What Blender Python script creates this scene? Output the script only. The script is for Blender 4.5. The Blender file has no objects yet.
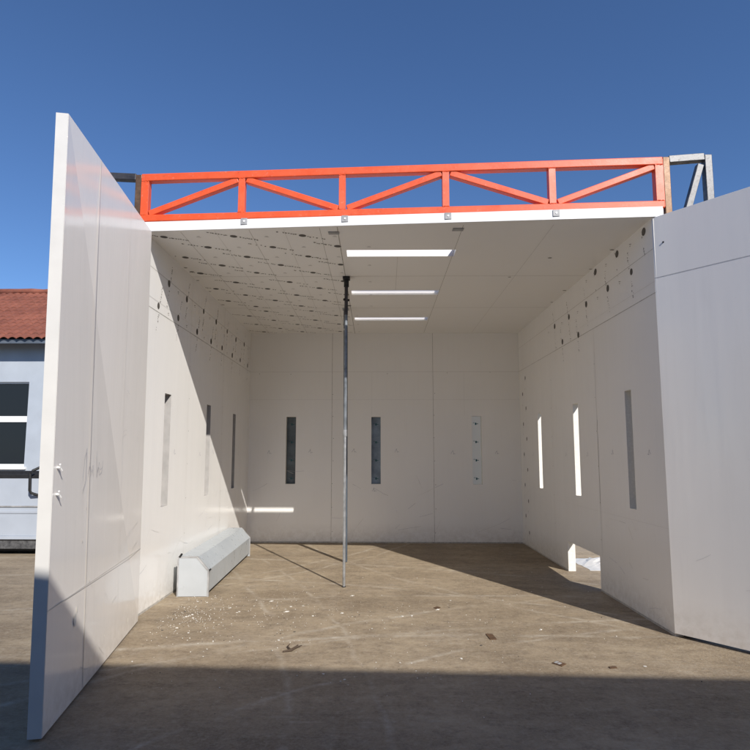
import bpy, bmesh, math, random
from mathutils import Vector, Matrix
random.seed(7)
S = bpy.context.scene
C = S.collection
R = math.radians

# ------------------------------------------------------------------ camera
PIT, YAW, ROL, FPX = .105, -.0139, .0011, 560.38
fw = Vector((math.sin(YAW)*math.cos(PIT), math.cos(YAW)*math.cos(PIT), math.sin(PIT)))
r0 = Vector((math.cos(YAW), -math.sin(YAW), 0)); u0 = r0.cross(fw)
rt = r0*math.cos(ROL)+u0*math.sin(ROL); up = -r0*math.sin(ROL)+u0*math.cos(ROL)
cd = bpy.data.cameras.new('camera'); cam = bpy.data.objects.new('camera', cd); C.objects.link(cam)
M = Matrix((rt, up, -fw)).transposed().to_4x4(); M.translation = (0, 0, 1.6)
cam.matrix_world = M
cd.sensor_width = 36; cd.lens = 36*FPX/750; cd.shift_x = 6/750; cd.shift_y = 20/750
cd.clip_start = .05; cd.clip_end = 2000
S.camera = cam

# ------------------------------------------------------------------ sky, sun, exposure
EL, AZ = R(34.5), R(29)              # sun to the right behind the camera
sdir = Vector((math.sin(AZ)*math.cos(EL), -math.cos(AZ)*math.cos(EL), math.sin(EL)))
w = bpy.data.worlds.new('World'); S.world = w; w.use_nodes = True
nt = w.node_tree; nt.nodes.clear()
wo = nt.nodes.new('ShaderNodeOutputWorld'); bg = nt.nodes.new('ShaderNodeBackground'); sk = nt.nodes.new('ShaderNodeTexSky')
sk.sky_type = 'NISHITA'; sk.sun_disc = False; sk.sun_elevation = EL
sk.sun_rotation = math.atan2(sdir.x, sdir.y); sk.air_density = 1.0; sk.dust_density = .1; sk.ozone_density = 4.0; sk.altitude = 300
bg.inputs[1].default_value = .1
hs_ = nt.nodes.new('ShaderNodeVectorMath'); hs_.operation = 'MULTIPLY'; hs_.inputs[1].default_value = (.64, .775, .95)   # clear dry-air blue
nt.links.new(sk.outputs[0], hs_.inputs[0]); nt.links.new(hs_.outputs[0], bg.inputs[0]); nt.links.new(bg.outputs[0], wo.inputs[0])
sd = bpy.data.lights.new('sun', 'SUN'); sd.energy = 4.0; sd.angle = R(.5); sd.color = (1, .95, .88)
so = bpy.data.objects.new('sun', sd); C.objects.link(so)
so.rotation_euler = sdir.to_track_quat('Z', 'Y').to_euler(); so.location = (8, -8, 14)
S.view_settings.view_transform = 'Standard'; S.view_settings.look = 'None'
S.view_settings.gamma = 1; S.view_settings.use_curve_mapping = False
S.view_settings.exposure = 0.42
S.render.engine = 'CYCLES'
S.cycles.max_bounces = 14; S.cycles.diffuse_bounces = 10

# ------------------------------------------------------------------ materials
class NT:
    def __init__(s, name):
        s.m = bpy.data.materials.new(name); s.m.use_nodes = True; s.t = s.m.node_tree
        s.b = s.t.nodes['Principled BSDF']; s.o = s.t.nodes['Material Output']
        s.tc = s.t.nodes.new('ShaderNodeTexCoord')
    def link(s, a, b): s.t.links.new(a, b)
    def noise(s, sc, detail=4, rough=.55, scale3=None, src=None, dist=0):
        n = s.t.nodes.new('ShaderNodeTexNoise'); n.inputs['Scale'].default_value = sc
        n.inputs['Detail'].default_value = detail; n.inputs['Roughness'].default_value = rough
        n.inputs['Distortion'].default_value = dist
        v = src or s.tc.outputs['Object']
        if scale3:
            mp = s.t.nodes.new('ShaderNodeMapping'); mp.inputs['Scale'].default_value = scale3[:3]
            if len(scale3) > 3: mp.inputs['Rotation'].default_value = (0, 0, scale3[3])
            s.link(v, mp.inputs[0]); v = mp.outputs[0]
        s.link(v, n.inputs['Vector']); return n.outputs[0]
    def ramp(s, src, a, b, va=0., vb=1.):
        n = s.t.nodes.new('ShaderNodeMapRange'); n.inputs[1].default_value = a; n.inputs[2].default_value = b
        n.inputs[3].default_value = va; n.inputs[4].default_value = vb
        s.link(src, n.inputs[0]); return n.outputs[0]
    def math(s, op, a, b=None, c=None):
        n = s.t.nodes.new('ShaderNodeMath'); n.operation = op
        for i, x in enumerate((a, b, c)):
            if x is None: continue
            if isinstance(x, (int, float)): n.inputs[i].default_value = x
            else: s.link(x, n.inputs[i])
        return n.outputs[0]
    def mix(s, fac, a, b):
        n = s.t.nodes.new('ShaderNodeMix'); n.data_type = 'RGBA'
        for i, x in ((0, fac), (6, a), (7, b)):
            if isinstance(x, (int, float)): n.inputs[i].default_value = x
            elif isinstance(x, tuple): n.inputs[i].default_value = (*x, 1)
            else: s.link(x, n.inputs[i])
        return n.outputs[2]
    def col(s, x):
        if isinstance(x, tuple): s.b.inputs['Base Color'].default_value = (*x, 1)
        else: s.link(x, s.b.inputs['Base Color'])
    def rough(s, x):
        if isinstance(x, (int, float)): s.b.inputs['Roughness'].default_value = x
        else: s.link(x, s.b.inputs['Roughness'])
    def bump(s, h, strength=.3, dist=.01):
        n = s.t.nodes.new('ShaderNodeBump'); n.inputs['Strength'].default_value = strength
        n.inputs['Distance'].default_value = dist; s.link(h, n.inputs['Height'])
        s.link(n.outputs[0], s.b.inputs['Normal'])

def plain(name, c, r=.5, metal=0, var=.12, sc=6, bump=0):
    n = NT(name); f = n.noise(sc, 5)
    n.col(n.mix(n.ramp(f, .3, .7), tuple(x*(1-var) for x in c), tuple(min(1, x*(1+var)) for x in c)))
    n.b.inputs['Metallic'].default_value = metal
    n.rough(n.ramp(n.noise(sc*2.3, 4), .3, .7, max(.02, r-.08), r+.08))
    if bump: n.bump(n.noise(sc*6, 4), bump, .004)
    return n.m

def panel_mat(name, c=(.925, .91, .88), dust=.12, r=.15, rv=1):
    n = NT(name)
    big = n.noise(.9, 5, .6); fine = n.noise(14, 6, .65); drip = n.noise(2.2, 6, .7, (9, 9, .5))
    base = n.mix(n.ramp(big, .3, .75), tuple(x*.97 for x in c), c)
    smear = n.math('MULTIPLY', n.ramp(drip, .52, .78), dust*.5)
    base = n.mix(smear, base, (.60, .57, .52))
    spk = n.math('MULTIPLY', n.ramp(n.noise(55, 3, .6), .70, .76), .12)
    base = n.mix(spk, base, (.42, .40, .37))
    # splashed dirt in the lowest hand's breadth of the panels
    sep = n.t.nodes.new('ShaderNodeSeparateXYZ'); n.link(n.tc.outputs['Object'], sep.inputs[0])
    low = n.math('MULTIPLY', n.ramp(sep.outputs[2], .35, .0), n.ramp(fine, .35, .7, .05, .5))
    base = n.mix(low, base, (.50, .44, .36))
    n.col(base)
    n.rough(n.ramp(n.math('ADD', n.math('MULTIPLY', big, .6), n.math('MULTIPLY', fine, .4)), .35, .65, r-.05*rv, r+.09*rv))
    n.b.inputs['Specular IOR Level'].default_value = .5
    wv = n.noise(1.0, 3, .5, (5, 5, .45))
    n.bump(n.math('ADD', n.math('MULTIPLY', wv, .9), n.math('MULTIPLY', n.noise(60, 2), .008)), .2, .012)
    return n.m

PANEL = panel_mat('panel_white')
CEILM = panel_mat('ceiling_white', (.92, .905, .875), .03, .30, .2)
DOORM = panel_mat('door_white', (.91, .875, .83), .22, .12)
SEAM = plain('seam_grey', (.45, .43, .39), .6, 0, .25, 20)
SEAMD = plain('seam_door', (.55, .54, .52), .4, 0, .1, 12)
SEAML = plain('seam_pale', (.66, .64, .61), .35, 0, .08, 12)
PRINT = plain('print_dark', (.085, .078, .07), .5, 0, .35, 40)
INK = plain('print_grey', (.20, .185, .165), .5, 0, .4, 60)
PENCIL = plain('pencil_grey', (.42, .42, .45), .5, 0, .1, 60)
EDGE = plain('edge_white', (.65, .635, .605), .35, 0, .05, 4, .1)
TRIM = plain('white_trim', (.82, .81, .79), .35, 0, .05, 4, .1)
CORE = plain('foam_core', (.78, .76, .70), .8, 0, .08, 40, .4)
BLACK = plain('black_rubber', (.015, .015, .016), .6, 0, .3, 20)
STEELB = plain('blue_grey_steel', (.085, .105, .13), .45, .25, .3, 5)
STEELD = plain('dark_steel_sheet', (.12, .145, .16), .45, .2, .4, 5)
GREYB = plain('grey_backing', (.34, .34, .34), .5, 0, .3, 9)
SLOTB = plain('recess_blue', (.24, .30, .37), .45, .2, .3, 5)
PALEB = plain('recess_pale', (.76, .765, .76), .5, 0, .15, 9)
GREYC = plain('recess_grey', (.40, .385, .37), .6, 0, .1, 9)
TEAL = plain('teal_connector', (.02, .10, .11), .5, 0, .2, 20)
POLEG = plain('pole_grey', (.20, .22, .24), .35, .3, .3, 14, .2)
GALV = plain('galvanised', (.42, .43, .44), .42, .7, .3, 14, .2)

def orange_mat():
    n = NT('orange_paint')
    f = n.noise(5, 6, .7); g = n.noise(38, 5, .7)
    c = n.mix(n.ramp(f, .3, .7), (.73, .085, .018), (.80, .115, .032))
    c = n.mix(n.math('MULTIPLY', n.ramp(g, .60, .68), .35), c, (.62, .33, .25))
    c = n.mix(n.math('MULTIPLY', n.ramp(n.noise(22, 7, .8), .60, .68), .7), c, (.25, .06, .03))
    n.col(c); n.rough(n.ramp(f, .3, .7, .32, .5)); n.bump(g, .2, .002)
    return n.m
ORANGE = orange_mat()

def galv_mat(name, a, b, rust):
    n = NT(name); f = n.noise(9, 6, .7, (1, 1, 1)); g = n.noise(26, 5, .7)
    c = n.mix(n.ramp(f, .35, .65), a, b)
    c = n.mix(n.ramp(g, .55, .68, 0, .7), c, rust)
    n.col(c); n.b.inputs['Metallic'].default_value = .45; n.rough(n.ramp(f, .3, .7, .35, .6)); n.bump(g, .3, .003)
    return n.m
RAWST = galv_mat('raw_steel', (.07, .07, .075), (.22, .22, .22), (.06, .05, .045))
RUST = galv_mat('rusty_steel', (.13, .075, .045), (.20, .12, .07), (.07, .045, .035))
DARKST = galv_mat('dark_steel', (.045, .042, .045), (.075, .072, .078), (.11, .10, .10))

def concrete_mat():
    n = NT('yard_concrete'); P = n.tc.outputs['Object']
    a = n.noise(.35, 6, .62); b = n.noise(1.6, 8, .68); c = n.noise(.9, 7, .7, (.55, 2.6, 1, R(-14)))
    g = n.noise(46, 6, .72); h = n.noise(190, 3, .6)
    t = n.math('ADD', n.math('MULTIPLY', a, .35), n.math('ADD', n.math('MULTIPLY', b, .3), n.math('MULTIPLY', c, .35)))
    base = n.mix(n.ramp(t, .40, .60), (.185, .135, .083), (.40, .318, .215))
    mid = n.noise(5.5, 9, .78, (1, 1.5, 1, R(20))); mot = n.noise(17, 8, .8)
    base = n.mix(n.ramp(mid, .48, .64, 0, .6), base, (.115, .082, .055))
    base = n.mix(n.ramp(mot, .52, .66, 0, .5), base, (.45, .39, .30))
    base = n.mix(n.ramp(mot, .47, .32, 0, .5), base, (.12, .09, .06))
    scr = n.noise(3.0, 9, .8, (.5, 9, 1, R(-17))); scr2 = n.noise(3.0, 9, .8, (.6, 8, 1, R(24)))
    base = n.mix(n.math('MULTIPLY', n.ramp(scr, .57, .68), n.ramp(n.noise(1.1, 4), .42, .6, 0, .65)), base, (.50, .45, .37))
    base = n.mix(n.math('MULTIPLY', n.ramp(scr2, .59, .68), n.ramp(n.noise(.9, 4, .5, (1, 1, 1, 1)), .45, .6, 0, .6)), base, (.52, .47, .39))
    base = n.mix(n.ramp(g, .34, .70, .0, .42), base, (.44, .38, .30))
    base = n.mix(n.ramp(h, .60, .74, 0, .45), base, (.13, .10, .075))
    # pale dusty drag marks and tyre arcs across the slab
    sep = n.t.nodes.new('ShaderNodeSeparateXYZ'); n.link(P, sep.inputs[0]); X, Y = sep.outputs[0], sep.outputs[1]
    wob = n.math('MULTIPLY', n.math('SUBTRACT', n.noise(.8, 4), .5), .32)
    brk = n.ramp(n.noise(1.3, 5, .7), .40, .58); brk2 = n.ramp(n.noise(7, 5, .8), .3, .65)
    tot = None
    for cx, cy, rad, wd, amt in ((-7, 13.5, 7.9, .05, .45), (-7, 13.5, 8.25, .035, .4), (4.5, -2.5, 9.3, .05, .4), (4.5, -2.5, 8.2, .035, .45),
                                 (-4.0, -5.0, 13.9, .06, .35), (-4.0, -5.0, 12.6, .04, .4), (9, 14, 10.9, .04, .35), (1.5, -11, 16.2, .05, .5),
                                 (1.5, -11, 17.6, .05, .4), (-14, 1.5, 13.6, .04, .35), (-14, 1.5, 14.2, .03, .3), (5, -11, 16.9, .035, .4)):
        d = n.math('SQRT', n.math('ADD', n.math('POWER', n.math('SUBTRACT', X, cx), 2), n.math('POWER', n.math('SUBTRACT', Y, cy), 2)))
        e = n.math('ABSOLUTE', n.math('SUBTRACT', n.math('ADD', d, wob), rad))
        k = n.ramp(e, 0, wd*1.1, min(1, amt*1.4), 0)
        tot = k if tot is None else n.math('MAXIMUM', tot, k)
    tot = n.math('MULTIPLY', tot, n.math('MULTIPLY', brk, brk2))
    base = n.mix(tot, base, (.58, .53, .45))
    # white plaster dust and darker stains in irregular patches
    dst = n.math('MULTIPLY', n.ramp(n.noise(.55, 5, .7), .52, .72), n.ramp(n.noise(9, 7, .78), .42, .72))
    base = n.mix(n.math('MULTIPLY', dst, .55), base, (.50, .46, .40))
    st = n.math('MULTIPLY', n.ramp(n.noise(.8, 6, .7, (1, 1.8, 1, .5)), .56, .72), .38)
    base = n.mix(st, base, (.15, .118, .085))
    vo = n.t.nodes.new('ShaderNodeTexVoronoi'); vo.feature = 'DISTANCE_TO_EDGE'; vo.inputs['Scale'].default_value = .33
    wp = n.t.nodes.new('ShaderNodeMix'); wp.data_type = 'VECTOR'; wp.inputs[0].default_value = .12
    nn = n.t.nodes.new('ShaderNodeTexNoise'); nn.inputs['Scale'].default_value = 1.4; nn.inputs['Detail'].default_value = 6; n.link(P, nn.inputs['Vector'])
    n.link(P, wp.inputs[4]); n.link(nn.outputs['Color'], wp.inputs[5]); n.link(wp.outputs[1], vo.inputs['Vector'])
    crk = n.math('MULTIPLY', n.ramp(vo.outputs[0], .0, .004, .55, 0), n.ramp(n.noise(.5, 3), .45, .6))
    base = n.mix(n.math('MULTIPLY', crk, .25), base, (.09, .07, .055))
    n.col(base); n.rough(n.ramp(b, .3, .7, .62, .85)); n.b.inputs['Specular IOR Level'].default_value = .12
    n.bump(n.math('ADD', n.math('MULTIPLY', g, .5), n.math('ADD', n.math('MULTIPLY', c, .9), n.math('MULTIPLY', h, .2))), 1.0, .012)
    return n.m
CONC = concrete_mat()

def tile_mat():
    n = NT('roof_tile'); f = n.noise(1.3, 6, .7); g = n.noise(9, 5, .7)
    c = n.mix(n.ramp(f, .35, .65), (.15, .045, .028), (.27, .09, .055))
    c = n.mix(n.ramp(g, .5, .75, 0, .55), c, (.15, .07, .05))
    n.col(c); n.rough(.85); n.bump(g, .4, .01); return n.m
TILE = tile_mat()
PLASTER = plain('pale_plaster', (.40, .44, .49), .8, 0, .07, 2, .2)
TRAILW = plain('trailer_white', (.42, .46, .52), .35, 0, .05, 3)
PLASTB = plain('workshop_plaster', (.62, .59, .54), .85, 0, .10, 1.2, .3)
EAVES = plain('eaves_board_grey', (.10, .12, .15), .5, 0, .2, 5)
GUTT = plain('gutter_grey', (.05, .055, .065), .5, 0, .2, 5)
BOXM = plain('box_white_steel', (.42, .455, .48), .33, 0, .07, 4, .08)
BOXE = plain('box_end_white', (.43, .455, .475), .35, 0, .05, 4)

def glass_mat():
    n = NT('window_glass'); n.col((.02, .025, .03)); n.rough(.06); n.b.inputs['Specular IOR Level'].default_value = .1
    f = n.noise(2, 3); n.bump(f, .05, .01); return n.m
GLASS = glass_mat()
def film_translucent(name, tint):
    n = NT(name); n.col((.80, .80, .78)); n.rough(.45); n.b.inputs['Subsurface Weight'].default_value = 0
    tr = n.t.nodes.new('ShaderNodeBsdfTranslucent'); tr.inputs[0].default_value = (*tint, 1)
    mx = n.t.nodes.new('ShaderNodeMixShader'); mx.inputs[0].default_value = .8
    n.link(n.b.outputs[0], mx.inputs[1]); n.link(tr.outputs[0], mx.inputs[2]); n.link(mx.outputs[0], n.o.inputs[0]); return n.m
MILK = film_translucent('milky_plastic', (.97, .95, .93)); MILKW = film_translucent('warm_milky_plastic', (1, .90, .76))  # second film tinted warm to offset the blue sky light coming through it

# ------------------------------------------------------------------ mesh helpers
class MB:
    def __init__(s): s.v = []; s.f = []; s.mi = []
    def face(s, pts, m=0):
        i = len(s.v); s.v += [Vector(p) for p in pts]; s.f.append(tuple(range(i, i+len(pts)))); s.mi.append(m)
    def hexa(s, q, m=0):   # q: 8 points, bottom four ccw then top four
        q = [Vector(p) for p in q]; i = len(s.v); s.v += q
        for f in ((0, 3, 2, 1), (4, 5, 6, 7), (0, 1, 5, 4), (1, 2, 6, 5), (2, 3, 7, 6), (3, 0, 4, 7)):
            s.f.append(tuple(i+k for k in f)); s.mi.append(m)
    def box(s, a, b, m=0):
        x0, y0, z0 = a; x1, y1, z1 = b
        s.hexa(((x0, y0, z0), (x1, y0, z0), (x1, y1, z0), (x0, y1, z0), (x0, y0, z1), (x1, y0, z1), (x1, y1, z1), (x0, y1, z1)), m)
    def bar(s, a, b, w_, h_, m=0, ref=(0, 0, 1)):   # rectangular bar from a to b
        a, b = Vector(a), Vector(b); d = (b-a).normalized(); ref = Vector(ref)
        if abs(d.dot(ref)) > .97: ref = Vector((0, 1, 0))
        sx = d.cross(ref).normalized()*w_/2; sy = sx.cross(d).normalized()*h_/2
        s.hexa((a-sx-sy, a+sx-sy, a+sx+sy, a-sx+sy, b-sx-sy, b+sx-sy, b+sx+sy, b-sx+sy), m)
    def tube(s, pts, r, n=14, m=0, caps=True):
        pts = [Vector(p) for p in pts]; rings = []
        for k, p in enumerate(pts):
            d = (pts[min(k+1, len(pts)-1)]-pts[max(k-1, 0)]).normalized()
            ref = Vector((0, 0, 1)) if abs(d.z) < .9 else Vector((0, 1, 0))
            sx = d.cross(ref).normalized(); sy = sx.cross(d); i = len(s.v)
            rr = r[k] if isinstance(r, (list, tuple)) else r
            for j in range(n):
                t = 2*math.pi*j/n; s.v.append(p+(sx*math.cos(t)+sy*math.sin(t))*rr)
            rings.append(i)
        for a_, b_ in zip(rings, rings[1:]):
            for j in range(n):
                s.f.append((a_+j, a_+(j+1) % n, b_+(j+1) % n, b_+j)); s.mi.append(m)
        if caps:
            s.f.append(tuple(rings[0]+j for j in range(n))); s.mi.append(m)
            s.f.append(tuple(rings[-1]+j for j in reversed(range(n)))); s.mi.append(m)
    def prism(s, poly, mp, d0, d1, m=0):   # poly (u,v); mp(u,v,d) -> point
        n = len(poly); i = len(s.v)
        s.v += [Vector(mp(u, v, d0)) for u, v in poly]+[Vector(mp(u, v, d1)) for u, v in poly]
        s.f.append(tuple(range(i, i+n))); s.mi.append(m); s.f.append(tuple(range(i+2*n-1, i+n-1, -1))); s.mi.append(m)
        for k in range(n):
            s.f.append((i+k, i+(k+1) % n, i+n+(k+1) % n, i+n+k)); s.mi.append(m)
    def build(s, name, mats, parent=None, smooth=False, bevel=0):
        off = Vector(parent['_w']) if parent is not None else Vector((0, 0, 0))
        me = bpy.data.meshes.new(name); me.from_pydata([v-off for v in s.v], [], s.f)
        for m_ in (mats if isinstance(mats, (list, tuple)) else [mats]): me.materials.append(m_)
        me.polygons.foreach_set('material_index', s.mi)
        bm = bmesh.new(); bm.from_mesh(me); bmesh.ops.recalc_face_normals(bm, faces=bm.faces); bm.to_mesh(me); bm.free()
        if smooth: me.polygons.foreach_set('use_smooth', [True]*len(me.polygons))
        o = bpy.data.objects.new(name, me); C.objects.link(o)
        o['_w'] = tuple(off); ends.append(o)
        if parent is not None:
            o.parent = parent
        if bevel:
            b = o.modifiers.new('bevel', 'BEVEL'); b.width = bevel; b.segments = 2; b.limit_method = 'ANGLE'
        if smooth:
            try: me.set_sharp_from_angle(angle=R(40))
            except Exception: pass
        return o
ends = []
def thing(name, label, cat, loc, group=None):
    o = bpy.data.objects.new(name, None); C.objects.link(o); o.location = loc; o['_w'] = tuple(loc); ends.append(o)
    o.empty_display_size = .2
    o['label'] = label; o['category'] = cat
    if group: o['group'] = group
    return o
def tag(o, label, cat, group=None):
    o['label'] = label; o['category'] = cat
    if group: o['group'] = group
    return o
def struct(o): o['kind'] = 'structure'; return o

# ------------------------------------------------------------------ ground
g = MB(); L = 400
xs = [-L, -40, -12, 12, 40, L]; ys = [-L, -30, -4, 16, 60, L]
for i in range(5):
    for j in range(5):
        g.face(((xs[i], ys[j], 0), (xs[i+1], ys[j], 0), (xs[i+1], ys[j+1], 0), (xs[i], ys[j+1], 0)))
struct(g.build('ground', CONC))

# ------------------------------------------------------------------ the booth
XL, XR, YB, H, T = -2.364, 2.641, 10.357, 3.857, .10
def yf(x): return 5.49-.060*(x+2.364)
booth = thing('spray_booth', 'white panelled open-fronted booth with two tall doors standing in the concrete yard', 'spray booth', (0, 7.9, 0))

def slab(mb, us, vs, holes, mp, mat=0, core=2):
    """panel of thickness T with rectangular holes; mp(u,v,d) with d=0 inner face, d=T outer"""
    us = sorted(set(us+[h[k] for h in holes for k in (0, 1)])); vs = sorted(set(vs+[h[k] for h in holes for k in (2, 3)]))
    def hole(i, j):
        if not (0 <= i < len(us)-1 and 0 <= j < len(vs)-1): return True
        u = (us[i]+us[i+1])/2; v = (vs[j]+vs[j+1])/2
        return any(h[0] < u < h[1] and h[2] < v < h[3] for h in holes)
    for i in range(len(us)-1):
        for j in range(len(vs)-1):
            if hole(i, j): continue
            a, b, c_, d_ = us[i], us[i+1], vs[j], vs[j+1]
            mb.face((mp(a, c_, 0), mp(b, c_, 0), mp(b, d_, 0), mp(a, d_, 0)), mat)
            mb.face((mp(a, c_, T), mp(a, d_, T), mp(b, d_, T), mp(b, c_, T)), mat)
            for (ii, jj, p, q) in ((i-1, j, (a, c_), (a, d_)), (i+1, j, (b, c_), (b, d_)), (i, j-1, (a, c_), (b, c_)), (i, j+1, (a, d_), (b, d_))):
                if hole(ii, jj): mb.face((mp(*p, 0), mp(*q, 0), mp(*q, T), mp(*p, T)), core)

def weld(o):
    bm = bmesh.new(); bm.from_mesh(o.data); bmesh.ops.remove_doubles(bm, verts=bm.verts, dist=.0002)
    bmesh.ops.recalc_face_normals(bm, faces=bm.faces); bm.to_mesh(o.data); bm.free()

# surface marks: each list is made of small flat pieces standing 1 mm proud of the panel
def strip(mb, mp, u0_, v0_, u1, v1, w_, m, d=-.0012):
    dx, dy = u1-u0_, v1-v0_; l = math.hypot(dx, dy); nx, ny = -dy/l*w_/2, dx/l*w_/2
    mb.face((mp(u0_+nx, v0_+ny, d), mp(u0_-nx, v0_-ny, d), mp(u1-nx, v1-ny, d), mp(u1+nx, v1+ny, d)), m)
def disc(mb, mp, u, v, r, m, n=18, d=-.0016, sx=1, sy=1, rot=0):
    pts = []
    for k in range(n):
        t = 2*math.pi*k/n; a, b = r*sx*math.cos(t), r*sy*math.sin(t)
        pts.append(mp(u+a*math.cos(rot)-b*math.sin(rot), v+a*math.sin(rot)+b*math.cos(rot), d))
    mb.face(pts, m)
def textline(mb, mp, u, v, ang, length, h, m, seed):
    rr = random.Random(seed); t = -length/2; ca, sa = math.cos(ang), math.sin(ang)
    while t < length/2:
        wd = rr.uniform(.016, .034)
        if abs(t) > .055 and rr.random() < .84:
            o = rr.choice((0, 0, 0, h*.25, -h*.2)); hh = h*rr.uniform(.55, 1)
            cx, cy = u+t*ca-o*sa, v+t*sa+o*ca
            if mp.__name__ == 'mpCs' and not (XL+.03 < cx < -.43): t += wd; continue
            strip(mb, mp, cx-hh/2*-sa*-1, cy-hh/2*ca, cx-hh/2*sa, cy+hh/2*ca, wd*.55, m)
            if rr.random() < .5: strip(mb, mp, cx-wd*.4*ca, cy-wd*.4*sa, cx+wd*.4*ca, cy+wd*.4*sa, .008, m, -.0014)
        t += wd
def logo(mb, mp, u, v, ang, seed, full=True, du=0, dv=0):
    rr = random.Random(seed); u += rr.gauss(0, .008); v += rr.gauss(0, .008)
    disc(mb, mp, u, v, .040+rr.uniform(-.004, .003), 3, rot=ang, sx=1, sy=.85)
    textline(mb, mp, u+du, v+dv, ang, .52, .034, 4, seed)
def glyph(mb, mp, u, v, m=4):
    strip(mb, mp, u-.025, v, u+.02, v+.012, .006, m); strip(mb, mp, u-.012, v-.015, u+.014, v-.012, .005, m)
def scribble(mb, mp, u, v, s, m, seed):
    rr = random.Random(seed); x, y = u, v
    pts = [(u-s, v-s*.7), (u-s*.5, v+s*.2), (u-s*.1, v+s), (u+.2*s, v-s*.3), (u+.1*s, v-s*.8), (u+.7*s, v-s*.5), (u+1.1*s, v-.7*s)]
    pts = [(a+rr.uniform(-.15, .15)*s, b+rr.uniform(-.15, .15)*s) for a, b in pts]
    for p, q in zip(pts, pts[1:]): strip(mb, mp, *p, *q, .005, m)

MATS = [PANEL, SEAM, CORE, PRINT, INK, PENCIL, SEAML]
# --- back wall
BS = [(-1.675, -1.495, 1.053, 2.285), (-.10, .072, 1.053, 2.285), (1.752, 1.93, 1.05, 2.30)]
def mpB(u, v, d): return (u, YB+d, v)
bw = MB(); slab(bw, [XL-T, XR+T], [0, H], BS, mpB)
for x in (-.83, 1.045): strip(bw, mpB, x, 0, x, H, .007, 1)
strip(bw, mpB, XL, 3.125, XR, 3.125, .005, 6)
strip(bw, mpB, XL, 2.605, XR, 2.605, .003, 6)
for x in (-.09, 1.62): strip(bw, mpB, x, 2.3, x, 3.12, .003, 6)
for x, y in ((-1.98, 1.63), (-1.22, 1.65), (-.42, 1.66), (.37, 1.66), (1.40, 1.63), (2.20, 1.63), (-.05, .95)): scribble(bw, mpB, x, y, .035, 5, int(x*50+400))
strip(bw, mpB, XL+.01, .012, XR-.01, .012, .024, 1)
def scuffs(mb, mp, u0_, u1, v1, n_, seed):
    rr = random.Random(seed)
    for k in range(n_):
        u, v = rr.uniform(u0_, u1), v1*rr.random()**1.6+.04; a = rr.gauss(.2, .6); l = rr.uniform(.03, .22)
        for q in range(rr.randint(1, 3)):
            a += rr.uniform(-.2, .2); u2, v2 = u+l*math.cos(a), v+l*math.sin(a)
            if not (u0_ < u2 < u1 and .03 < v2 < v1+.2): break
            strip(mb, mp, u, v, u2, v2, rr.uniform(.0015, .004), rr.choice((6, 6, 5, 5, 1))); u, v = u2, v2
def rivets(mb, mp, pts):
    for k, (u, v) in enumerate(pts): disc(mb, mp, u+.012*math.sin(k*5), v+.02*math.sin(k*7), .006, 4, n=8)
scuffs(bw, mpB, XL, XR, 1.3, 26, 5)
rivets(bw, mpB, [(x, .2+k*.42) for x in (-.81, 1.065) for k in range(7)]+[(x, 3.10) for x in (-2.2, -1.6, -.6, .2, 1.3, 2.1)])
bwo = bw.build('back_wall', MATS, booth)
# --- side walls
YLF, YRF = 5.50, 5.19
def mpL(u, v, d): return (XL-d, u, v)
def mpR(u, v, d): return (XR+d, u, v)
LS = [(6.19, 6.385, 1.02, 2.275), (7.745, 7.93, 1.03, 2.285), (9.17, 9.35, 1.04, 2.26)]
RS = [(5.825, 5.975, 1.04, 2.27), (7.37, 7.56, 1.06, 2.275), (9.04, 9.22, 1.057, 2.285), (6.835, 7.96, .0, .405)]
def wall_marks(mb, mp, y0, rows, seed, ang):
    for z in (3.125,): strip(mb, mp, y0, z, YB, z, .008, 1)
    strip(mb, mp, y0, 3.235, YB, 3.235, .004, 6); strip(mb, mp, y0, 3.555, YB, 3.555, .005, 1)
    for z, yy in rows:
        for k, y in enumerate(yy):
            if z > 3.7: disc(mb, mp, y, z, .040, 3, rot=1.57); textline(mb, mp, y+.03, z-.11, ang, .28, .022, 4, seed+k)
            else: logo(mb, mp, y, z, ang, seed+k+int(z*100), du=.035, dv=-.02)
            glyph(mb, mp, y+.30, z-.02)
lw = MB(); slab(lw, [YLF, YB], [0, H], LS, mpL)
wall_marks(lw, mpL, YLF, ((3.53, (6.18, 6.79, 7.45, 8.05, 8.66, 9.22, 9.8)), (3.20, (5.90, 6.51, 7.22, 7.83, 8.40, 9.0, 9.55, 10.1))), 11, R(76))
for y in (6.98, 8.52): strip(lw, mpL, y, 0, y, H, .006, 6 if y < 8 else 1)
strip(lw, mpL, YLF, .013, YB, .013, .02, 1)
strip(lw, mpL, 10.22, .3, 10.18, 2.6, .004, 1)
for y, z in ((6.55, 1.62), (7.5, 1.6), (8.1, 1.63), (9.6, 1.6)): scribble(lw, mpL, y, z, .03, 5, int(y*20))
scuffs(lw, mpL, 5.6, 9.9, .98, 30, 6)
rivets(lw, mpL, [(y, .2+k*.42) for y in (7.0, 8.54) for k in range(7)])
lwo = lw.build('side_wall', [PANEL, SEAM, GREYC, PRINT, INK, PENCIL, SEAML], booth)
rw = MB(); slab(rw, [YRF, YB], [0, H], RS, mpR)
wall_marks(rw, mpR, YRF, ((3.79, (5.38, 6.0, 6.61)), (3.48, (5.67, 6.28, 6.95, 7.58, 8.20)), (3.18, (7.25, 7.87))), 51, R(80))
for y in (6.75, 8.47): strip(rw, mpR, y, .41 if y < 7 else 0, y, 3.12, .006, 6)
strip(rw, mpR, 6.75, 1.0, 6.75, 2.0, .005, 1)
strip(rw, mpR, YRF, .93, YB, .93, .003, 6)
for y, z in ((5.5, 1.62), (6.35, 1.62), (7.1, 1.6), (7.9, 1.6), (9.55, 1.6)): scribble(rw, mpR, y, z, .03, 5, int(y*30))
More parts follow.
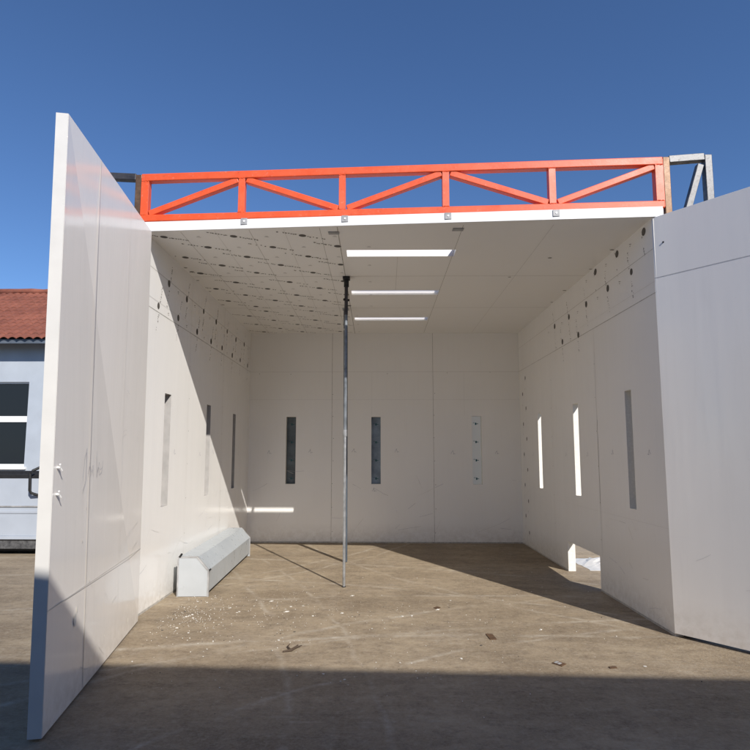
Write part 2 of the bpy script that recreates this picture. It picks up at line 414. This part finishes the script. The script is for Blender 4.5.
# line of print down the rear corner
for k in range(11):
    z = 2.95-k*.27; y = 10.12 if k % 2 else 9.92
    if z > .2: disc(rw, mpR, y, z, .034, 3, sx=.8); textline(rw, mpR, y+.03, z-.12, R(97), .20, .02, 4, 300+k)
strip(rw, mpR, YRF, .012, 6.83, .012, .018, 1); strip(rw, mpR, 7.97, .012, YB, .012, .018, 1)
scuffs(rw, mpR, 5.3, 6.7, .9, 14, 7)
scuffs(rw, mpR, 8.1, 9.8, .9, 10, 8)
rivets(rw, mpR, [(y, .6+k*.42) for y in (6.77, 8.49) for k in range(6)])
rwo = rw.build('side_wall', MATS, booth)
# lamp recess backings
def backing(parent, mp, s, m, conn=True, stand=0, name='lamp_recess'):
    b = MB(); d0 = T+.002+stand; a0, a1, z0, z1 = s
    def bx(u0_, u1, v0_, v1, d0_, d1, mm): b.prism([(u0_, v0_), (u1, v0_), (u1, v1), (u0_, v1)], mp, d0_, d1, mm)
    bx(a0-.04, a1+.04, z0-.04, z1+.04, d0, d0+.012, 0)
    if conn:
        for k in range(4):
            z = z0+(z1-z0)*(.08+.27*k); u = (a0+a1)/2
            bx(u-.012, u+.012, z-.02, z+.02, d0-.010, d0+.001, 1); bx(u+.015, u+.045, z-.006, z+.004, d0-.004, d0+.001, 1)
            bx(u-.05, u-.02, z+.015, z+.021, d0-.004, d0+.001, 1)
    return b.build(name, [m, TEAL], parent)
backing(bwo, mpB, BS[0], STEELD); backing(bwo, mpB, BS[1], SLOTB); backing(bwo, mpB, BS[2], MILKW)
for s in LS: backing(lwo, mpL, s, PALEB)
backing(rwo, mpR, RS[0], PALEB)

# --- ceiling
CS = [(-.338, .882, 6.03, 6.235), (-.355, .868, 7.575, 7.785), (-.372, .858, 9.125, 9.335)]
def mpC(u, v, d):
    if v < 5.3: v = yf(u)
    return (u, v, H+d)
ce = MB(); slab(ce, [XL-T, XL, -.395, XR, XR+T], [5.0, 5.6, 6.95, 8.47, YB+T], CS, mpC)
def mpCs(u, v, d): return (u, v, H+d)
for k in range(6):
    x = -.94-.355*(k-1)
    if k == 0: x = -.575
    if x > XL+.03: strip(ce, mpCs, x, yf(x)+.03, x-.01, YB, .004, 6 if k % 2 else 1)
strip(ce, mpCs, -.395, yf(-.395)+.02, -.41, YB, .009, 1)
for y in (6.95, 8.5): strip(ce, mpCs, XL, y, XR, y, .006, 1)
for x, a, b in ((.86, 5.35, 10.3), (.24, 6.26, 7.55), (1.75, 5.35, 10.3)): strip(ce, mpCs, x, a, x+.02, b, .005, 6 if x != .86 else 1)
row = 0
rows = [(5.63, 0), (5.93, 1), (6.24, 0), (6.53, 1), (6.81, 0), (7.18, 1), (7.49, 0), (7.79, 1), (8.09, 0), (8.40, 1), (8.69, 2), (9.0, 3), (9.31, 2), (9.61, 3), (9.91, 2), (10.2, 3)]
for y, k in rows:
    x0 = {0: -2.21, 1: -1.86, 2: -1.75, 3: -2.1}[k]
    for j in range(4):
        x = x0+.713*j
        if x < -.43 and x > XL+.05:
            logo(ce, mpCs, x, y+.01*j*-1, R(24), int(y*100)+j)
            glyph(ce, mpCs, x+.35, y)
for x, y in ((-2.33, 6.6), (-2.34, 7.1), (-2.30, 6.75), (-2.33, 7.6), (-2.34, 8.3), (2.61, 6.05), (2.62, 6.7), (2.6, 7.6), (2.61, 8.2), (2.0, 6.3), (1.7, 7.0)):
    disc(ce, mpCs, x, y, .012+.008*random.random(), 4, sx=1.6)
ceo = ce.build('ceiling', [CEILM, SEAM, TRIM, PRINT, INK, PENCIL, SEAML], booth)
for k_ in (1, 2):
    a0, a1, c0, c1 = CS[k_]; b = MB(); b.box((a0+.001, c0+.001, H+.022), (a1-.001, c1-.001, H+.025)); b.build('skylight_cover', MILK, ceo)
# flat grey brackets under the ceiling's front edge
for x in (-.44, .82):
    b = MB(); y = yf(x)+.16; b.box((x-.055, y-.03, H-.008), (x+.055, y+.03, H-.002)); b.build('ceiling_bracket', GREYB, booth)
# fascia
fa = MB(); a = XL-.03; b_ = XR+.09
fa.hexa([(a, yf(a)-.016, H-.002), (b_, yf(b_)-.016, H-.002), (b_, yf(b_)-.002, H-.002), (a, yf(a)-.002, H-.002),
         (a, yf(a)-.016, H+.098), (b_, yf(b_)-.016, H+.098), (b_, yf(b_)-.002, H+.098), (a, yf(a)-.002, H+.098)])
fa.build('fascia', TRIM, booth, bevel=.002)

# --- doors
def door(corners, th, side, cuts, seams, extra=None):
    """corners: inner-face hinge bottom, free bottom, free top, hinge top"""
    hb, fb, ft, ht = [Vector(c) for c in corners]
    nrm = (fb-hb).cross(ht-hb).normalized()*side
    def mp(u, v, d):
        p = hb.lerp(fb, u); q = ht.lerp(ft, u); return p.lerp(q, v)-nrm*d
    m = MB()
    m.prism([(0, 0), (1, 0), (1, 1), (0, 1)], mp, 0, th, 0); m.mi[3] = 7
    if extra: extra(m, mp, nrm)
    for (u0_, v0_, u1, v1, w_, k) in seams:
        a_, b2 = mp(u0_, v0_, 0), mp(u1, v1, 0); d_ = (b2-a_).normalized(); s_ = d_.cross(nrm).normalized()*w_/2; o_ = nrm*.0012
        m.face((a_+s_+o_, a_-s_+o_, b2-s_+o_, b2+s_+o_), k)
    dm = m.build('door', [DOORM, SEAMD, CORE, PRINT, INK, PENCIL, SEAML, EDGE], booth, bevel=0)
    # edge channel of folded sheet along the free side
    e = MB(); e.prism([(1.0, 0), (1.0, 1), (1.0006, 1), (1.0006, 0)], lambda u, v, d: mp(u, v, d)+(fb-hb).normalized()*(.003 if u > 1.0001 else .001), .002, th-.002)
    e.build('edge_channel', EDGE, dm)
    return dm, mp, nrm
def marks_left(m, mp, n):
    def mdl(u, v, d): return mp(u/2.246, v/3.8, 0)+n*.0016
    for grp in ([(1.72, 1.42), (1.70, 1.56), (1.66, 1.62), (1.66, 1.40), (1.72, 1.33)], [(1.62, 1.44), (1.59, 1.52), (1.56, 1.45), (1.52, 1.50), (1.50, 1.45)], [(1.44, 1.60), (1.42, 1.44), (1.38, 1.52), (1.35, 1.46), (1.30, 1.48), (1.29, 1.53)]):
        for p, q in zip(grp, grp[1:]): strip(m, mdl, *p, *q, .005, 5)
    rr = random.Random(4)
    for (u, v, s_) in ((1.78, .50, .05), (1.74, .56, .02), (1.68, 1.0, .012), (1.0, .82, .01), (1.5, .70, .012), (.4, .12, .02), (1.1, .2, .012), (1.62, 1.22, .012)):
        m.face([mdl(u+s_*rr.uniform(.3, .7)*math.cos(6.28*k/7), v+s_*rr.uniform(.7, 1.3)*math.sin(6.28*k/7), 0) for k in range(7)], 2)
    scuffs(m, mdl, .1, 2.2, 2.2, 12, 22)
def marks_right(m, mp, n): scuffs(m, lambda u, v, d: mp(u/2.42, v/3.83, 0)+n*.0015, .05, 2.3, 2.6, 7, 35)
dl, mL, nL = door(((-2.275, 5.50, .018), (-1.872, 3.29, .018), (-2.022, 3.44, 3.82), (-2.262, 5.40, 3.82)), .078, -1, None,
    ((.70, 0, .70, 1, .012, 6), (0, .178, 1, .178, .006, 1), (.33, 0, .33, 1, .003, 6)), marks_left)
for z in (.3942, .352):   # two white hooks by the free edge
    h = MB(); p = mL(.975, z, 0); h.tube([p, p+nL*.02], .008, 10); h.tube([p+nL*.018, p+nL*.022+Vector((0, -.012, .02))], .006, 8)
    h.tube([p+nL*.018, p+nL*.022+Vector((0, .014, -.02))], .005, 8); h.build('hook', TRIM, dl, True)
hb = Vector((2.632, 5.178, .03)); dd = Vector((.635, -.7725, 0))
fb = hb+dd*2.42; ht = Vector((2.634, 5.205, H-.004)); ft = ht+dd*2.42
dr, mR, nR = door((hb, fb, ft, ht), .078, 1, None,
    ((0, .845, 1, .845, .006, 1), (.44, 0, .44, .845, .003, 6)), marks_right)
# small dark dimple on the right door, and hinges
b = MB(); p = mR(.04, .93, 0); b.tube([p+nR*.0005, p+nR*.006], .008, 10); b.build('screw', BLACK, dr, True)
for parent, mp_, n_ in ((dl, mL, nL), (dr, mR, nR)):
    for z in (.08, .5, .9):
        h = MB(); p0, p1 = mp_(-.006, z, .085), mp_(-.006, z+.035, .085); h.tube([p0, p1], .014, 10); h.build('hinge', GALV, parent, True)

# ------------------------------------------------------------------ orange truss on the roof edge
tz0, tz1, tw = H+.100, 4.475, .078
tr = thing('roof_truss', 'bright orange welded tube truss standing along the front edge of the booth roof', 'truss', (0.16, yf(.16), tz0))
tx0, tx1 = -2.425, 2.76
def ty(x): return yf(x)+.028
def tzz(x): return -.018*(x+2.4)/5.1
def P(x, z): return Vector((x, ty(x), z+tzz(x)))
def tb(name, a, b, w_=tw, d=tw): 
    m = MB(); m.bar(a, b, d, w_, ref=(0, 0, 1)); return m.build(name, ORANGE, tr, bevel=.007)
tb('top_chord', P(tx0, tz1-tw/2), P(tx1, tz1-tw/2))
tb('bottom_chord', P(tx0, tz0+tw/2+.004), P(tx1, tz0+tw/2+.004), .07)
px_ = [tx0+tw/2-.001, -1.372, -.345, .683, 1.713, tx1-tw/2+.001]
for k, x in enumerate(px_):
    m = MB(); wd = tw if k in (0, 5) else .066
    m.hexa([(x-wd/2, ty(x)-.036, tz0+tzz(x)+.02), (x+wd/2, ty(x)-.036, tz0+tzz(x)+.02), (x+wd/2, ty(x)+.036, tz0+tzz(x)+.02), (x-wd/2, ty(x)+.036, tz0+tzz(x)+.02),
            (x-wd/2, ty(x)-.036, tz1+tzz(x)-.02), (x+wd/2, ty(x)-.036, tz1+tzz(x)-.02), (x+wd/2, ty(x)+.036, tz1+tzz(x)-.02), (x-wd/2, ty(x)+.036, tz1+tzz(x)-.02)])
    rr = random.Random(k)
    for z, sg in ((tz0+.079, 1), (tz1-tw-.001, -1)):
        for q in range(9):
            c0 = Vector((x-.031+q*.0078, ty(x)-.036+rr.uniform(-.002, .002), z+tzz(x)+rr.uniform(-.003, .003)))
            m.tube([c0+Vector((-.005, 0, 0)), c0, c0+Vector((.005, 0, 0))], [.002, rr.uniform(.005, .0075), .002], 7)
    m.build('post', ORANGE, tr, bevel=.003)
for k in range(5):
    xa, xb = px_[k]+.05, px_[k+1]-.04
    za, zb = (tz0+.095, tz1-.09) if k % 2 == 0 else (tz1-.09, tz0+.095)
    m = MB(); m.bar(P(xa, za)+Vector((0, .003, 0)), P(xb, zb)+Vector((0, .003, 0)), .066, .062); m.build('brace', ORANGE, tr, bevel=.006)
for x in (-1.335, -.315, .70, 1.735):
    m = MB(); y = yf(x)-.017; z = tz0-.012+tzz(x)
    m.box((x-.032, y-.006, z-.045), (x+.032, y, z+.02)); m.tube([(x, y-.010, z-.012), (x, y-.005, z-.012)], .011, 8, 1)
    m.build('mounting_plate', [GREYB, TRIM], tr, bevel=.001)

# ------------------------------------------------------------------ steel frames outside the booth walls
def frame(sgn, label, mat_t, mat_o):
    x_in = tx1+.045 if sgn > 0 else tx0-.045
    x_out = 3.215 if sgn > 0 else -3.0
    y = ty(x_in)+.03; zt = 4.475 if sgn > 0 else 4.49
    t = thing('steel_frame', label, 'steel frame', ((x_in+x_out)/2, y, 0))
    m = MB(); m.bar((x_in, y+.02, 0), (x_in, y+.02, zt-.006), .065, .12); m.build('column', RUST, t, bevel=.005)
    m = MB(); m.bar((x_out, y, 0), (x_out, y, zt+.02), .07, .07); m.build('column', mat_o, t, bevel=.005)
    m = MB(); m.bar((x_in+sgn*.033, y, zt-.025), (x_out-sgn*.036, y, zt+.0), .07, .07); m.build('top_rail', mat_t, t, bevel=.005)
    m = MB(); m.bar((x_out-sgn*.07, y+.001, zt-.075), (x_in+sgn*.10, y+.001, 3.65), .06, .06); m.build('brace', mat_o, t, bevel=.005)
    m = MB(); m.bar((x_in+sgn*.033, y, 2.2), (x_out-sgn*.036, y, 2.2), .07, .07); m.build('cross_rail', mat_o, t, bevel=.005)
    for xx in (x_in, x_out):
        m = MB(); m.box((xx-.09, y-.09, .001), (xx+.09, y+.11, .013)); m.build('foot_plate', mat_o, t, bevel=.002)
frame(1, 'bare silver steel frame with a slanted brace rising behind the right-hand door', RAWST, RAWST)
frame(-1, 'dark steel frame whose top rail shows above the left-hand door', DARKST, DARKST)

# ------------------------------------------------------------------ prop poles
p1 = thing('prop_pole', 'thin silver pole with black top clamp, the nearer of two props under the ceiling', 'pole', (-.409, 6.981, 0), 'poles propping the ceiling')
m = MB(); m.tube([(-.399, 6.981, .004), (-.394, 6.981, 1.9)], .0175, 16); m.build('lower_tube', GALV, p1, True)
m = MB(); m.tube([(-.394, 6.981, 1.86), (-.388, 6.981, H-.012)], .0205, 16); m.build('upper_tube', POLEG, p1, True)
m = MB(); m.tube([(-.390, 6.981, 3.36), (-.388, 6.981, H-.05)], .0225, 16); m.build('sleeve', DARKST, p1, True)
m = MB(); m.tube([(-.394, 6.981, 1.82), (-.394, 6.981, 1.90)], .026, 16); m.build('collar', GALV, p1, True)
m = MB(); m.tube([(-.388, 6.981, H-.13), (-.388, 6.981, H-.037)], .032, 14); tc_ = m.build('top_clamp', BLACK, p1)
m = MB(); m.box((-.433, 6.935, H-.036), (-.343, 7.027, H-.004)); m.build('pad', BLACK, tc_)
m = MB(); m.tube([(-.42, 6.96, H-.30), (-.355, 7.0, H-.30)], .016, 8); m.build('bolt', BLACK, p1)
m = MB(); m.tube([(-.399, 6.981, .001), (-.399, 6.981, .010)], .024, 16); m.build('foot', BLACK, p1)
p2 = thing('prop_pole', 'thicker blue-grey pole standing farther back behind the thin silver pole', 'pole', (-.445, 8.559, 0), 'poles propping the ceiling')
m = MB(); m.bar((-.470, 8.559, .003), (-.484, 8.559, H-.01), .062, .062); m.build('tube', STEELB, p2, bevel=.008)
m = MB(); m.box((-.534, 8.51, H-.016), (-.434, 8.61, H-.003)); m.build('top_plate', GALV, p2)
m = MB(); m.tube([(-.483, 8.527, 3.52), (-.483, 8.512, 3.52)], .026, 12); m.build('bolt', TRIM, p2)

# ------------------------------------------------------------------ duct cover lying on the floor by the left wall
bx = thing('duct_cover', 'long white sheet metal box with chamfered top lying on the floor by the left wall', 'metal box', (-2.13, 7.7, 0))
NA, NB = Vector((-2.247, 6.475, 0)), Vector((-2.345, 8.99, 0))
ax = (NB-NA).normalized(); cx = Vector((-ax.y, ax.x, 0))*-1
def mpX(u, v, d): return NA+cx*u+ax*d+Vector((0, 0, v))
prof = [(0, .05), (.342, .05), (.342, .287), (.212, .434), (0, .434)]
LNG = (NB-NA).length
m = MB(); m.prism(prof, mpX, .012, LNG-.012, 0); m.build('cover', BOXM, bx, bevel=.003)
for d0 in (0., LNG-.0095):
    m = MB(); m.prism([(.004, .003), (.338, .003), (.338, .284), (.208, .430), (.004, .430)], mpX, d0, d0+.0095, 0); m.build('end_plate', BOXE, bx, bevel=.001)
for d0, nm in ((-.004, 'end_frame'), (LNG+.001, 'end_frame')):   # dull folded rim round each end
    m = MB(); o = [(-.006, .0), (-.006, .442), (.215, .442), (.350, .290), (.350, .0)]; i_ = [(.008, .0), (.008, .428), (.207, .428), (.334, .283), (.334, .0)]
    for k in range(4):
        m.prism([o[k], o[k+1], i_[k+1], i_[k]], mpX, d0-.001, d0+.030 if d0 < 1 else d0+.004, 0)
    m.build(nm, GREYB, bx)
m = MB(); m.prism([(.03, .004), (.30, .004), (.30, .049), (.03, .049)], mpX, .05, LNG-.05, 0); m.build('base', BLACK, bx)  # black block added for the shade in the open gap under the cover
m = MB(); q = mpX(.02, .442, .0); m.tube([q+Vector((0, -.01, .0)), q+Vector((.0, .05, .018))], .012, 8); m.build('corner_catch', BLACK, bx, True)
m = MB(); q = mpX(.347, .285, 0); m.tube([q, q+Vector((.012, .03, .012))], .010, 8); m.build('corner_catch', BLACK, bx, True)

# ------------------------------------------------------------------ things lying on the ground
def flat_plate(x, y, rz, w_, h_, label, hollow=False):
    m = MB(); ca, sa = math.cos(rz), math.sin(rz)
    def mp(u, v, d): return (x+u*ca-v*sa, y+u*sa+v*ca, d)
    sh = [(-w_/2, -h_/2), (w_*.45, -h_/2), (w_/2, h_*.42), (-w_*.42, h_/2)]
    m.prism(sh, mp, .001, .007, 0)
    if hollow:
        for (a0, b0, a1, b1) in ((-.35, -.2, .2, -.2), (-.3, .15, .35, .15)):
            m.prism([(a0*w_, b0*h_), (a1*w_, b1*h_), (a1*w_, b1*h_+.02), (a0*w_, b0*h_+.02)], mp, .0071, .009, 1)
    tag(m.build('metal_plate', [RUST, GREYB]), label, 'plate', 'dark plates lying on the floor')
flat_plate(1.005, 5.142, .1, .062, .15, 'small dark brown square plate flat on the sunlit floor, left of the pair')
flat_plate(1.397, 4.51, .75, .07, .085, 'dark square plate with a pale inset near the front shadow', True)
flat_plate(1.778, 4.44, .2, .06, .03, 'narrow dark sliver of metal lying nearest the right door')
flat_plate(.629, 6.069, .9, .07, .05, 'tiny dark chip far back on the floor beside a pale scrap')
m = MB(); tw_ = [(-.76, 4.72), (-.70, 4.75), (-.67, 4.82), (-.66, 4.88)]
m.tube([(a_, b2, .01) for a_, b2 in tw_], [.006, .012, .01, .004], 7); m.tube([(-.70, 4.75, .01), (-.74, 4.83, .012), (-.73, 4.88, .016)], [.009, .007, .003], 6)
m.tube([(-.67, 4.82, .01), (-.62, 4.84, .02)], [.008, .003], 6)
tag(m.build('twig', plain('twig_brown', (.075, .05, .032), .8), None, True), 'short brown forked twig on the floor near the front shadow edge', 'twig')
def irregular(mb, x, y, s, zt, rr, m=0):
    n = rr.randint(4, 7); r_ = rr.uniform(0, 6.3)
    pts = [(x+s*rr.uniform(.5, 1)*math.cos(r_+6.283*k/n), y+s*rr.uniform(.5, 1)*math.sin(r_+6.283*k/n)) for k in range(n)]
    mb.prism(pts, lambda u, v, d: (u, v, d), .001, .001+zt, m)
rr = random.Random(3)
m = MB()
for k in range(900):
    if k < 60 or k % 7 == 0: cc = (rr.gauss(-1.2, .9), rr.gauss(5.6, .7), rr.choice((.06, .12, .25)))
    if k < 400: x, y = rr.gauss(cc[0], cc[2]), rr.gauss(cc[1], cc[2])
    elif k < 480: x, y = rr.gauss(.3, .9), rr.gauss(5.3, .7)
    elif k > 620: x = rr.gauss(-1.85, .22); y = rr.gauss(5.75, .32)
    else: x, y = rr.uniform(-2.2, 3.2), rr.uniform(4.0, 8.3)
    if not (-2.1+abs(5.6-y)*.0 < x < 2.55 and 3.6 < y < 9.5): continue
    if y < 5.5 and x < -2.1+(5.5-y)*.19: continue
    irregular(m, x, y, rr.choice((.003, .003, .004, .005, .007, .014 if rr.random() < .22 else .004)), rr.uniform(.001, .005), rr, 0 if rr.random() < .8 else 1)
for (x, y, s_) in ((-1.88, 5.7, 0.018), (-.92, 5.9, 0.021), (-.35, 5.85, 0.013), (.63, 6.0, 0.018), (1.5, 5.35, 0.012), (-1.15, 6.3, 0.017), (-.28, 6.55, 0.018), (.25, 5.75, 0.012)):
    irregular(m, x, y, s_, .006, rr, 0); irregular(m, x+s_*.9, y+s_*.5, s_*.5, .004, rr, 0); irregular(m, x-s_, y-s_*.8, s_*.4, .003, rr, 0)
dbo = m.build('debris', [plain('chip_white', (.70, .68, .63), .7), plain('chip_dark', (.08, .07, .06), .8)]); dbo['kind'] = 'stuff'
# crumpled sheet outside the low opening in the right wall
m = MB(); nx, ny = 16, 10; rr = random.Random(9); hh = {}
for i in range(nx+1):
    for j in range(ny+1):
        e = math.sin(math.pi*i/nx)*math.sin(math.pi*j/ny); hh[i, j] = (2.95+1.3*i/nx+rr.uniform(-.02, .02), 8.0+.9*j/ny+rr.uniform(-.02, .02), .004+e*(.05+.09*rr.random()))
idx = {}
for k_, p in hh.items(): idx[k_] = len(m.v); m.v.append(Vector(p))
for i in range(nx):
    for j in range(ny): m.f.append((idx[i, j], idx[i+1, j], idx[i+1, j+1], idx[i, j+1])); m.mi.append(0)
o = m.build('plastic_sheet', plain('sheet_white', (.62, .60, .56), .4, 0, .1, 9), None); sm_ = o.modifiers.new('thick', 'SOLIDIFY'); sm_.thickness = .004
tag(o, 'crumpled pale plastic sheet lying outside, seen through the low opening in the right wall', 'plastic sheet')

# ------------------------------------------------------------------ white trailer beyond the left door
tl = thing('trailer', 'low white trailer with black top rail and bent black handle beyond the left door', 'trailer', (-7.3, 9.9, 0))
x0, x1, y0, y1 = -9.6, -5.05, 9.0, 10.75
m = MB(); m.box((x0, y0, .30), (x1, y0+.04, 1.205)); m.box((x0+.05, y0-.012, .655), (x1-.05, y0-.001, .70)); m.box((x0+.02, y0-.018, .25), (x1-.02, y0+.03, .299))
m.box((x0, y1-.04, .30), (x1, y1, 1.205)); m.build('side_panel', TRAILW, tl, bevel=.004)
m = MB(); m.box((x0, y0+.041, .30), (x0+.04, y1-.041, 1.205)); m.build('end_panel', TRAILW, tl, bevel=.004)
m = MB(); m.box((x1-.04, y0+.041, .30), (x1, y1-.041, 1.205)); m.build('end_panel', TRAILW, tl, bevel=.004)
m = MB(); m.box((x0+.041, y0+.041, .31), (x1-.041, y1-.041, .36)); m.build('bed', GREYB, tl)
m = MB(); m.box((x0-.01, y0-.01, 1.207), (x1+.01, y0+.055, 1.275)); m.box((x0-.01, y1-.055, 1.207), (x1+.01, y1+.01, 1.275)); m.build('top_rail', BLACK, tl, bevel=.01)
m = MB(); m.box((x0+.05, y0-.016, .755), (x1-.05, y0-.001, .775)); m.build('groove_strip', GREYB, tl)
m = MB(); m.box((x0+.1, y0+.02, .10), (x1-.02, y0+.14, .248)); m.box((x0+.1, y1-.14, .10), (x1-.02, y1-.02, .248)); m.build('chassis_rail', RAWST, tl)
m = MB(); m.box((x0+.2, y0+.2, .03), (x1-.1, y1-.2, .24)); m.build('underside_shade', BLACK, tl)  # black block standing in for the shadow gap below the chassis
m = MB(); m.tube([(-5.36, y0-.012, 1.40), (-5.47, y0-.09, 1.33), (-5.50, y0-.10, 1.29), (-5.49, y0-.10, 1.02), (-5.47, y0-.09, .98), (-5.37, y0-.012, .93)], .022, 10)
m.tube([(-5.36, y0-.012, 1.40), (-5.36, y0+.02, 1.25)], .02, 8)
m.build('grab_handle', BLACK, tl, True)
for x in (-8.0, -7.2):
    for y, s_ in ((y0-.01, 1), (y1+.01, -1)):
        m = MB(); m.tube([(x, y+s_*.02, .32), (x, y+s_*.2, .32)], .30, 28); wh = m.build('wheel', BLACK, tl, True)
        m = MB(); m.tube([(x, y+s_*.015, .32), (x, y-s_*.004, .32)], [.17, .15], 20); m.build('rim', GALV, wh, True)
m = MB(); m.bar((x0+.1, 9.9, .42), (x0-1.3, 9.9, .42), .08, .08); m.tube([(x0-1.2, 9.9, .42), (x0-1.2, 9.9, .01)], .03, 10); m.build('drawbar', BLACK, tl)

# ------------------------------------------------------------------ tiled house far left
hs = thing('house', 'pale plastered house with red clay tile roof behind the white trailer', 'house', (-11, 17, 0))
HX0, HX1, HY0, HY1, HZ = -19.0, -4.2, 14.06, 20.2, 4.55
wall = MB()
def mpH(u, v, d): return (u, HY0+d, v)
wins = [(-10.4-k*2.7, -8.86-k*2.7, 1.27, 3.42) for k in range(4)]+[(-6.6, -5.2, 1.27, 3.42)]
Tsave = T; T = .25
slab(wall, [HX0, HX1], [0, HZ], wins, mpH, 0, 0)
T = Tsave
wall.box((HX0, HY0+.251, 0), (HX0+.25, HY1, HZ)); wall.box((HX1-.25, HY0+.251, 0), (HX1, HY1, HZ)); wall.box((HX0+.251, HY1-.25, 0), (HX1-.251, HY1, HZ))
RZ, RY = 6.66, 17.13
for xx in (HX0+.002, HX1-.252): wall.prism([(HY0+.25, HZ), (HY1-.25, HZ), (RY, RZ-.16)], lambda u, v, d: (d, u, v), xx, xx+.25, 0)
wall.build('wall', PLASTER, hs)
# tiles: corrugated rows stepping up the slope
EY, EZ = 13.49, 4.40
def slope(ya, za, yb_, zb, name):
    m = MB(); nrow = 15; wv = .21; n_ = int((HX1-HX0+.8)/wv); seg = 6
    for r_ in range(nrow):
        f0, f1 = r_/nrow, (r_+1)/nrow+.012
        p0 = (ya+(yb_-ya)*f0, za+(zb-za)*f0); p1 = (ya+(yb_-ya)*min(f1, 1), za+(zb-za)*min(f1, 1))
        base = len(m.v); jit = [random.uniform(-.01, .012) for _ in range(n_+1)]
        for c_ in range(n_*seg+1):
            x = HX0-.4+c_*wv/seg; hgt = .05*abs(math.sin(math.pi*c_/seg))+.0; j = jit[c_//seg]
            m.v.append(Vector((x, p0[0]+j, p0[1]+.045+hgt))); m.v.append(Vector((x, p1[0], p1[1]+.012+hgt)))
            m.v.append(Vector((x, p0[0]+j, p0[1]+.02+hgt)))
        for c_ in range(n_*seg):
            a_ = base+3*c_; m.f.append((a_, a_+3, a_+4, a_+1)); m.mi.append(0); m.f.append((a_+2, a_+5, a_+3, a_)); m.mi.append(0)
    # boarding under the tiles
    sg_ = 1 if yb_ > ya else -1; m.prism([(ya+.10*sg_, za+.04), (ya+.10*sg_, za-.0), (yb_, zb-.07), (yb_, zb)], lambda u, v, d: (d, u, v), HX0-.38, HX1+.38, 1)
    return m.build(name, [TILE, GUTT], hs)
rf = slope(EY, EZ, RY, RZ-.05, 'roof'); slope(2*RY-EY, EZ, RY, RZ-.05, 'roof')
m = MB(); m.tube([(HX0-.4+i*.37, RY, RZ+.03+random.uniform(-.012, .012)) for i in range(int(15.6/.37)+1)], [.085+.02*(i % 2) for i in range(int(15.6/.37)+1)], 12); m.build('ridge_tiles', TILE, rf)
m = MB(); m.box((HX0-.38, EY+.09, EZ-.075), (HX1+.38, EY+.12, EZ+.03)); m.build('eaves_board', EAVES, hs)
for (a_, b2, c_, d_) in wins:
    m = MB(); y = HY0+.05; zt = c_+(d_-c_)*.56
    for bb in (((a_+.001, c_+.001), (b2-.001, c_+.07)), ((a_+.001, d_-.04), (b2-.001, d_-.001)), ((a_+.001, c_+.071), (a_+.03, d_-.041)), ((b2-.03, c_+.071), (b2-.001, d_-.041)), ((a_+.031, zt-.075), (b2-.031, zt+.075)), (((a_+b2)/2-.03, c_+.071), ((a_+b2)/2+.03, zt-.076))):
        m.box((bb[0][0], y, bb[0][1]), (bb[1][0], y+.06, bb[1][1]))
    wf = m.build('window', TRIM, hs)
    m = MB(); m.box((a_+.02, y+.02, c_+.02), (b2-.02, y+.03, d_-.02)); m.build('pane', GLASS, wf)
    m = MB(); m.box((a_-.06, HY0-.06, c_-.06), (b2+.06, HY0+.045, c_-.002)); m.build('sill', TRIM, wf)

# ------------------------------------------------------------------ workshop behind the camera that throws the foreground shadow
WH = 5.6; k_ = math.cos(AZ)/math.tan(EL); kx = math.sin(AZ)/math.tan(EL)
def wy(x): return 4.37-.043*(x-kx*WH)-k_*WH
ws = thing('workshop', 'plain plastered flat-roofed workshop standing behind the viewer and shading the foreground', 'building', (0, wy(0)-4, 0))
m = MB(); a_, b2 = -14, 24
m.hexa([(a_, wy(a_)-8, 0), (b2, wy(b2)-8, 0), (b2, wy(b2), 0), (a_, wy(a_), 0), (a_, wy(a_)-8, WH-.16), (b2, wy(b2)-8, WH-.16), (b2, wy(b2), WH-.16), (a_, wy(a_), WH-.16)])
m.build('wall', PLASTB, ws)
m = MB(); a_ -= .15; b2 += .15
m.hexa([(a_, wy(a_)-8.2, WH-.158), (b2, wy(b2)-8.2, WH-.158), (b2, wy(b2), WH-.158), (a_, wy(a_), WH-.158), (a_, wy(a_)-8.2, WH), (b2, wy(b2)-8.2, WH), (b2, wy(b2)+.0, WH), (a_, wy(a_)+.0, WH)])
m.build('roof_slab', GREYB, ws, bevel=.01)
for k in range(9):
    x = -12+k*4.0
    if abs(x) < 1: continue
    m = MB(); y = wy(x); m.box((x-.8, y+.01, 1.1), (x+.8, y+.05, 1.18)); m.box((x-.8, y+.01, 2.5), (x+.8, y+.05, 2.58))
    m.box((x-.8, y+.01, 1.181), (x-.73, y+.05, 2.499)); m.box((x+.73, y+.01, 1.181), (x+.8, y+.05, 2.499)); m.box((x-.03, y+.01, 1.181), (x+.03, y+.05, 2.499)); wf = m.build('window', TRIM, ws)
    m = MB(); m.box((x-.73, y-.02+.03, 1.18), (x+.73, y+.025, 2.5)); m.build('pane', GLASS, wf)
m = MB(); x = 0; y = wy(0); m.box((-1.6, y-.02, .01), (1.6, y+.09, 3.2)); m.build('gate', STEELB, ws, bevel=.01)

for o in ends:
    if '_w' in o: del o['_w']
